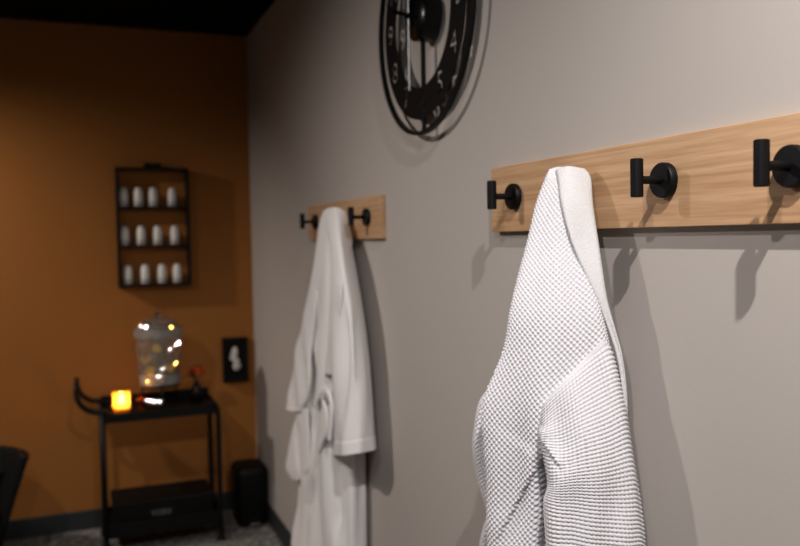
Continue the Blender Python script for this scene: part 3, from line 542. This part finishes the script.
# candle on the tray
TZ = .6705
cd = thing('candle', 'glowing amber pillar candle with a flame at the left end of the cart top', 'candle', (-.717, 3.995, TZ))
o = obj('sleeve', lathe(bmesh.new(), [(.036, .0), (.0385, .004), (.0385, .097), (.036, .103), (.033, .100), (.033, .008)], 40, closed=False), M['sleeve'], cd); autosmooth(o, 60)
o = obj('wax', lathe(bmesh.new(), [(.032, .004), (.032, .028), (.02, .024), (0, .023)], 32), M['wax'], cd); autosmooth(o, 60)
o = obj('flame', lathe(bmesh.new(), [(0, .034), (.009, .042), (.0135, .058), (.012, .074), (.006, .090), (0, .100)], 20), M['wick'], cd); autosmooth(o, 70)
obj('wick', tubem([(0, 0, .022), (0, 0, .040)], .0015, 8), M['black'], cd)

# drink dispenser: dark stand, faceted jar, lid, spigot
ST = thing('dispenser_stand', 'low black ring stand under the glass drink dispenser', 'stand', (-.528, 4.125, TZ))
def rtorus(R, r, z, seg=40): return tubem([(R * math.cos(2 * PI * k / seg), R * math.sin(2 * PI * k / seg), z) for k in range(seg + 1)], r, 8)
obj('ring', rtorus(.092, .005, .095), M['black'], ST, True)
obj('plate', lathe(bmesh.new(), [(0, .0955), (.09, .0955), (.09, .0995), (0, .0995)], 32), M['black'], ST)
for k in range(3):
    a = 2 * PI * k / 3 + .5
    obj('leg', tubem([(.092 * math.cos(a), .092 * math.sin(a), .095), (.098 * math.cos(a), .098 * math.sin(a), 0.002)], .005, 8), M['black'], ST, True)
dp = thing('drink_dispenser', 'clear cut-glass drink dispenser with lemon and mint on the cart', 'drink dispenser', (-.528, 4.125, TZ + .1005))
seg = 12
prof = [(.070, 0), (.090, .004), (.096, .030), (.097, .055), (.102, .080), (.109, .150), (.113, .220), (.115, .258), (.108, .285), (.085, .296), (.085, .304),
        (.079, .304), (.079, .292), (.102, .279), (.109, .255), (.107, .220), (.103, .150), (.096, .084), (.091, .055), (.089, .014), (.066, .010)]
bm = bmesh.new(); rings = []
for i, (r, h) in enumerate(prof):
    rings.append([bm.verts.new((r * math.cos(2 * PI * (k + .5 * (i % 2)) / seg), r * math.sin(2 * PI * (k + .5 * (i % 2)) / seg), h)) for k in range(seg)])
for i, (A, B) in enumerate(zip(rings, rings[1:])):
    for k in range(seg):
        if i % 2 == 0: bm.faces.new((A[k], A[(k + 1) % seg], B[k])); bm.faces.new((A[(k + 1) % seg], B[(k + 1) % seg], B[k]))
        else: bm.faces.new((A[k], B[(k + 1) % seg], B[k])); bm.faces.new((A[k], A[(k + 1) % seg], B[(k + 1) % seg]))
bm.faces.new(rings[0][::-1]); bm.faces.new(rings[-1]); bmesh.ops.recalc_face_normals(bm, faces=bm.faces[:])
obj('jar', bm, M['glass'], dp)
lid = obj('lid', lathe(bmesh.new(), [(.078, .300), (.088, .305), (.086, .314), (.050, .326), (.030, .330), (0, .331)], 12), M['glass'], dp)
obj('knob', lathe(bmesh.new(), [(.012, .3305), (.010, .338), (.020, .348), (.018, .358), (0, .364)], 10), M['crystal'], lid)
obj('infuser', lathe(bmesh.new(), [(.030, .075), (.034, .08), (.034, .292), (.030, .296)], 20), M['frost'], dp, True)['label'] = 'frosted ice core in the middle of the jar'
obj('base_band', lathe(bmesh.new(), [(.0975, .004), (.0985, .008), (.0995, .050), (.0985, .054), (.0978, .050), (.0972, .008)], 24, closed=True), M['frost'], dp)
obj('collar_band', lathe(bmesh.new(), [(.1155, .240), (.1165, .246), (.1165, .272), (.1160, .276), (.1152, .272), (.1152, .246)], 24, closed=True), M['frost'], dp)
# added mirror studs, each tilted to glint a lamp at the camera
EYE = Vector((-.8712, 0, 1.4721)); LA, LB = Vector((-1.70, 2.10, 2.35)), Vector((-2.4, 3.70, 2.35))
def stud(p, r, light, m, parent, name='glint_stud'):
    bm = bmesh.new(); n = 8; a = [bm.verts.new((r * math.cos(2 * PI * k / n), r * math.sin(2 * PI * k / n), 0)) for k in range(n)]
    b = [bm.verts.new((1.7 * r * math.cos(2 * PI * k / n), 1.7 * r * math.sin(2 * PI * k / n), -r)) for k in range(n)]; c = bm.verts.new((0, 0, -2.2 * r))
    bm.faces.new(a)
    for k in range(n): bm.faces.new((b[k], b[(k + 1) % n], a[(k + 1) % n], a[k])); bm.faces.new((c, b[(k + 1) % n], b[k]))
    bmesh.ops.recalc_face_normals(bm, faces=bm.faces[:])
    p = Vector(p); h = ((EYE - p).normalized() + (light - p).normalized()).normalized()
    o = obj(name, bm, m, parent, loc=p - (parent.location if parent else Vector()), rot=h.to_track_quat('Z', 'Y').to_euler()); return o
for (x, z, q, sr_, lt_, mm) in [(-0.4415, 0.9764, 0.0721, 0.0015, LA, M['glint']), (-0.4575, 0.9718, 0.0876, 0.0013, LA, M['glint']), (-0.4954, 0.9497, 0.1062, 0.0013, LB, M['glint']), (-0.4567, 0.8793, 0.0776, 0.0015, LA, M['glint_amber']), (-0.5926, 1.0655, 0.0871, 0.0012, LB, M['glint']), (-0.5583, 1.0367, 0.1101, 0.0015, LB, M['glint_amber']), (-0.4721, 1.0591, 0.0930, 0.001, LA, M['glint_amber']), (-0.5907, 0.7964, 0.0764, 0.001, LB, M['glint_amber']), (-0.5212, 0.8584, 0.1030, 0.0006, LB, M['glint']), (-0.4979, 0.8261, 0.0954, 0.0009, LB, M['glint']), (-0.6143, 1.0646, 0.0658, 0.0006, LB, M['glint']), (-0.5405, 0.8252, 0.0992, 0.0006, LB, M['glint'])]: stud((x, 4.125 - q, z), sr_, lt_, mm, dp)
sp = obj('spigot', tubem([(0, -.088, .03), (0, -.118, .03)], .008, 12), M['chrome'], dp, True)
obj('spout', tubem([(0, -.112, .03), (0, -.114, .008)], .0065, 12), M['chrome'], sp, True)
obj('tap_lever', boxm((0, -.112, .047), (.008, .01, .026), .003), M['chrome'], sp)
# fruit inside
def lemon_slice():
    s_ = thing('lemon_slice', 'x', 'lemon slice', (0, 0, 0), 'lemon slices in the drink dispenser')
    autosmooth(obj('flesh', lathe(bmesh.new(), [(.018, -.003), (.018, .003)], 24), M['lemon'], s_))
    autosmooth(obj('rind', lathe(bmesh.new(), [(.0182, -.0035), (.0205, -.0025), (.0205, .0025), (.0182, .0035)], 24, closed=True), M['rind'], s_))
    return s_
l0 = lemon_slice()
spots = [((-.050, -.045, .075), (1.2, .2, .3), 'lemon slice low on the left inside the glass dispenser'), ((-.015, -.066, .185), (1.4, .1, -.2), 'lemon slice highest inside the glass dispenser'),
         ((.040, -.055, .085), (1.0, -.4, .5), 'lemon slice among the mint, right of centre in the dispenser'), ((-.062, .02, .120), (.6, .5, 0), 'lemon slice at the back of the glass dispenser')]
for k, (p, r, lb) in enumerate(spots):
    s_ = l0 if k == 0 else copy_tree(l0)
    s_.location = Vector(p) + dp.location; s_.rotation_euler = r; s_['label'] = lb
def leaf_mesh(Ln, w, bend):
    bm = bmesh.new(); top = []; 
    n = 8; A = []; B = []; Cc = []
    for i in range(n + 1):
        t = i / n; ww = w * math.sin(PI * min(.02 + t * .98, .995)) ** .8; z = bend * math.sin(PI * t * .9)
        A.append(bm.verts.new((-ww, Ln * t, z + .25 * ww))); B.append(bm.verts.new((0, Ln * t, z))); Cc.append(bm.verts.new((ww, Ln * t, z + .25 * ww)))
    for i in range(n):
        bm.faces.new((A[i], B[i], B[i + 1], A[i + 1])); bm.faces.new((B[i], Cc[i], Cc[i + 1], B[i + 1]))
    bmesh.ops.solidify(bm, geom=bm.faces[:], thickness=.0008); return bm
mg = 'mint leaves in the drink dispenser'
m0 = None
for k, (p, r) in enumerate([((0.005, -0.055, 0.08), (.4, .3, 1.2)), ((0.03, -0.05, 0.07), (.2, -.4, .2)), ((-0.02, -0.05, 0.09), (.8, .2, 2.4)), ((0.045, -0.03, 0.09), (.5, .6, -.9)), ((0.015, -0.055, 0.12), (.9, .1, .5))]):
    if m0 is None: o = m0 = obj('mint_leaf', leaf_mesh(.05, .014, .008), M['mint'], None, True)
    else: o = m0.copy(); COL.objects.link(o)
    o.location = Vector(p) + dp.location; o.rotation_euler = r
    tag(o, 'small green mint leaf floating with the lemon in the glass dispenser', 'leaf', mg)

for (x, y, lt_) in [(-0.5861, 4.2236, LB), (-0.5708, 4.2020, LB), (-0.5571, 4.1321, LB), (-0.5301, 4.1403, LB), (-0.6061, 4.0460, LB)]:
    tag(stud((x, y, TZ + .0062), .0016, lt_, M['glint_dim'], None, 'tray_glint_stud'), 'tiny mirror stud added for a glint on the cart top beside the amber votive', 'glint stud', 'added glint studs on the cart top')  # added small mirrors, aimed to put sparkles on the tray
# small glasses beside it
def tumbler(name, label, x, y, r, h, m, grp=None):
    t = thing(name, label, 'glass', (x, y, TZ), grp)
    bm = bmesh.new(); n = 10; rings = []
    pr = [(r * .75, 0), (r * .85, .003), (r * .98, h * .5), (r, h), (r * .9, h), (r * .88, h * .5), (r * .7, .008)]
    for i, (a, z) in enumerate(pr): rings.append([bm.verts.new((a * math.cos(2 * PI * (k + .5 * (i % 2)) / n), a * math.sin(2 * PI * (k + .5 * (i % 2)) / n), z)) for k in range(n)])
    for i, (A, B) in enumerate(zip(rings, rings[1:])):
        for k in range(n):
            if i % 2 == 0: bm.faces.new((A[k], A[(k + 1) % n], B[k])); bm.faces.new((A[(k + 1) % n], B[(k + 1) % n], B[k]))
            else: bm.faces.new((A[k], B[(k + 1) % n], B[k])); bm.faces.new((A[k], A[(k + 1) % n], B[(k + 1) % n]))
    bm.faces.new(rings[0][::-1]); bm.faces.new(rings[-1]); bmesh.ops.recalc_face_normals(bm, faces=bm.faces[:])
    obj('cup', bm, m, t); return t
tumbler('votive_glass', 'amber glass votive beside the glowing candle on the cart', -.628, 4.03, .020, .060, M['amber'])

# flower in a dark vase
vs = thing('bud_vase', 'small dark bud vase at the right end of the cart top', 'vase', (-.352, 4.13, TZ))
autosmooth(obj('vase_body', lathe(bmesh.new(), [(.022, 0), (.028, .006), (.031, .035), (.022, .065), (.013, .082), (.016, .095), (.012, .095), (.010, .082), (.010, .02), (0, .018)], 28), M['blackgloss'], vs), 50)
fl = thing('flower', 'orange-red flower with dark green leaves in the bud vase on the cart', 'flower', (-.352, 4.13, TZ + .03))
obj('stem', tubem(crs([(0, 0, .0), (0, 0, .05), (.004, -.004, .085), (.006, -.008, .112)], 6), .0025, 8), M['leaf'], fl, True)
pm = leaf_mesh(.038, .016, -.012)
pme = bpy.data.meshes.new('petal'); 
for f in pm.faces: f.smooth = True
pm.to_mesh(pme); pm.free(); pme.materials.append(M['petal'])
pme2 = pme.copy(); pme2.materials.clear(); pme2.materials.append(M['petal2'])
for ly, (cnt, tilt, sc) in enumerate(((8, .25, 1.), (7, .7, .9), (6, 1.1, .75))):
    for k in range(cnt):
        a = 2 * PI * k / cnt + ly * .4
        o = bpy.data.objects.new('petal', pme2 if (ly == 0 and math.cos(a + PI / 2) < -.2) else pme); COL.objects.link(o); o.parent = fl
        o.location = (.006, -.008, .113); o.rotation_euler = (tilt, 0, a); o.scale = (1.3 * sc, 1.3 * sc, 1.3 * sc)
for k, (a, tl, ln) in enumerate(((2.0, .7, .085), (1.3, .4, .07), (-1.9, .5, .055))):
    o = obj('leaf', leaf_mesh(ln, .017, .012), M['leaf'], fl, True, loc=(0, 0, .066), rot=(tl, 0, a))

# ------------------------------------------------------------------ black bin in the corner
bn = thing('waste_bin', 'black rounded bin standing on the carpet in the corner under the picture', 'bin', (-.090, 4.17, 0))
def rrect(w, d, r, z, n=8):
    out = []
    for cx, cy, a0 in ((w / 2 - r, d / 2 - r, 0), (-w / 2 + r, d / 2 - r, PI / 2), (-w / 2 + r, -d / 2 + r, PI), (w / 2 - r, -d / 2 + r, 1.5 * PI)):
        for k in range(n + 1):
            a = a0 + PI / 2 * k / n; out.append((cx + r * math.cos(a), cy + r * math.sin(a), z))
    return out
def rloft(levels):
    bm = bmesh.new(); rings = [[bm.verts.new(p) for p in rrect(*l)] for l in levels]
    for A, B in zip(rings, rings[1:]):
        for k in range(len(A)): bm.faces.new((A[k], A[(k + 1) % len(A)], B[(k + 1) % len(A)], B[k]))
    bm.faces.new(rings[0][::-1]); bm.faces.new(rings[-1]); bmesh.ops.recalc_face_normals(bm, faces=bm.faces[:]); return bm
autosmooth(obj('bin_body', rloft([(.150, .20, .04, .012), (.155, .205, .042, .016), (.168, .22, .045, .255), (.166, .218, .045, .262)]), M['blackplastic'], bn), 40)
autosmooth(obj('lid', rloft([(.170, .222, .046, .263), (.172, .224, .046, .268), (.168, .22, .045, .285), (.145, .195, .04, .303), (.10, .15, .03, .308)]), M['blackplastic'], bn), 40)
autosmooth(obj('base', rloft([(.140, .19, .038, .0), (.146, .196, .04, .003), (.146, .196, .04, .0118)]), M['blackrubber'], bn), 40)
obj('pedal', boxm((0, -.115, .022), (.05, .03, .008), .002), M['chrome'], bn)

# ------------------------------------------------------------------ ribbed tub chair at the left
ch = thing('tub_chair', 'black ribbed tub chair at the left edge in front of the ochre wall', 'chair', (-1.455, 3.92, 0))
M['ribbed'] = mat('black_woven_rattan', (.005, .005, .0055), .6, spec=.15)
def tub():
    bm = bmesh.new(); n = 240; lev = [(.10, .200), (.20, .228), (.34, .272), (.45, .309), (.522, .334), (.527, .336)]
    outs, ins = [], []
    for z, r in lev:
        o_, i_ = [], []
        for k in range(n + 1):
            a = math.radians(-60 - 10) + math.radians(320) * k / n + math.radians(0)
            rb_ = r + .0045 * math.sin(k * PI / 3)
            o_.append(bm.verts.new((rb_ * math.cos(a), rb_ * math.sin(a), z))); i_.append(bm.verts.new(((r - .035) * math.cos(a), (r - .035) * math.sin(a), z)))
        outs.append(o_); ins.append(i_)
    for A, B in zip(outs, outs[1:]):
        for k in range(n): bm.faces.new((A[k], A[k + 1], B[k + 1], B[k]))
    for A, B in zip(ins, ins[1:]):
        for k in range(n): bm.faces.new((A[k + 1], A[k], B[k], B[k + 1]))
    for k in range(n):
        bm.faces.new((outs[-1][k], outs[-1][k + 1], ins[-1][k + 1], ins[-1][k])); bm.faces.new((outs[0][k + 1], outs[0][k], ins[0][k], ins[0][k + 1]))
    for e in (0, n):
        for i in range(len(lev) - 1): bm.faces.new((outs[i][e], outs[i + 1][e], ins[i + 1][e], ins[i][e]))
    bmesh.ops.recalc_face_normals(bm, faces=bm.faces[:]); return bm
TUBROT = math.radians(70)
obj('shell', tub(), M['ribbed'], ch, True, rot=(0, 0, TUBROT))
autosmooth(obj('seat', lathe(bmesh.new(), [(0, .20), (.180, .20), (.190, .21), (.205, .29), (.195, .31), (0, .315)], 40), M['blackplastic'], ch), 50)
for k in range(4):
    a = PI / 4 + PI / 2 * k
    obj('leg', tubem([(.165 * math.cos(a), .165 * math.sin(a), .205), (.175 * math.cos(a), .175 * math.sin(a), .001)], .016, 12), M['black'], ch, True)

# ------------------------------------------------------------------ lights
def spot(name, loc, target, watts, size, blend=1., radius=.05, color=(1, .86, .72)):
    l = bpy.data.lights.new(name, 'SPOT'); l.energy = watts; l.spot_size = math.radians(size); l.spot_blend = blend; l.shadow_soft_size = radius; l.color = color
    o = bpy.data.objects.new(name, l); COL.objects.link(o); o.location = loc
    o.rotation_euler = (Vector(target) - Vector(loc)).to_track_quat('-Z', 'Y').to_euler(); return o
spot('ceiling_downlight', (-.56, .12, 2.56), (-.25, .70, 0), 51, 145, 1., .014, (1, .955, .925))
spot('ceiling_downlight', (-1.30, .05, 2.56), (-.9, .7, 0), 29, 155, 1., .030, (1, .955, .925))
spot('ceiling_downlight', (-1.70, 2.10, 2.35), (-.35, 2.1, 0), 32, 140, 1., .035, (1, .92, .86))
spot('ceiling_downlight', (-2.4, 3.70, 2.35), (-1.25, 4.30, .75), 44, 100, 1., .05, (1, .90, .80))
pl = bpy.data.lights.new('candle_glow', 'POINT'); pl.energy = .52; pl.color = (1, .55, .16); pl.shadow_soft_size = .012
po = bpy.data.objects.new('candle_glow', pl); COL.objects.link(po); po.location = (-.717, 3.995, TZ + .058)
w = bpy.data.worlds.new('World'); S.world = w; w.use_nodes = True
w.node_tree.nodes['Background'].inputs[0].default_value = (.02, .018, .016, 1); w.node_tree.nodes['Background'].inputs[1].default_value = 1.

# ------------------------------------------------------------------ camera
F_, R_, U_, C_ = [Vector(v) for v in [[0.368337, 0.928678, -0.043413], [0.929128, -0.369339, -0.017617], [0.032394, 0.033847, 0.998902], [-0.871241, 0.0, 1.472095]]]
cam = bpy.data.cameras.new('camera'); co = bpy.data.objects.new('camera', cam); COL.objects.link(co)
m4 = Matrix((( R_.x, U_.x, -F_.x, C_.x), (R_.y, U_.y, -F_.y, C_.y), (R_.z, U_.z, -F_.z, C_.z), (0, 0, 0, 1)))
co.matrix_world = m4
cam.sensor_width = 36; cam.lens = 36 * 802.253 / 800; cam.clip_start = .02
cam.dof.use_dof = True; cam.dof.focus_distance = 1.25; cam.dof.aperture_fstop = 3.3; cam.dof.aperture_blades = 0
S.camera = co
S.view_settings.view_transform = 'Standard'; S.view_settings.look = 'None'; S.view_settings.gamma = 1; S.view_settings.use_curve_mapping = False
S.view_settings.exposure = 1.25
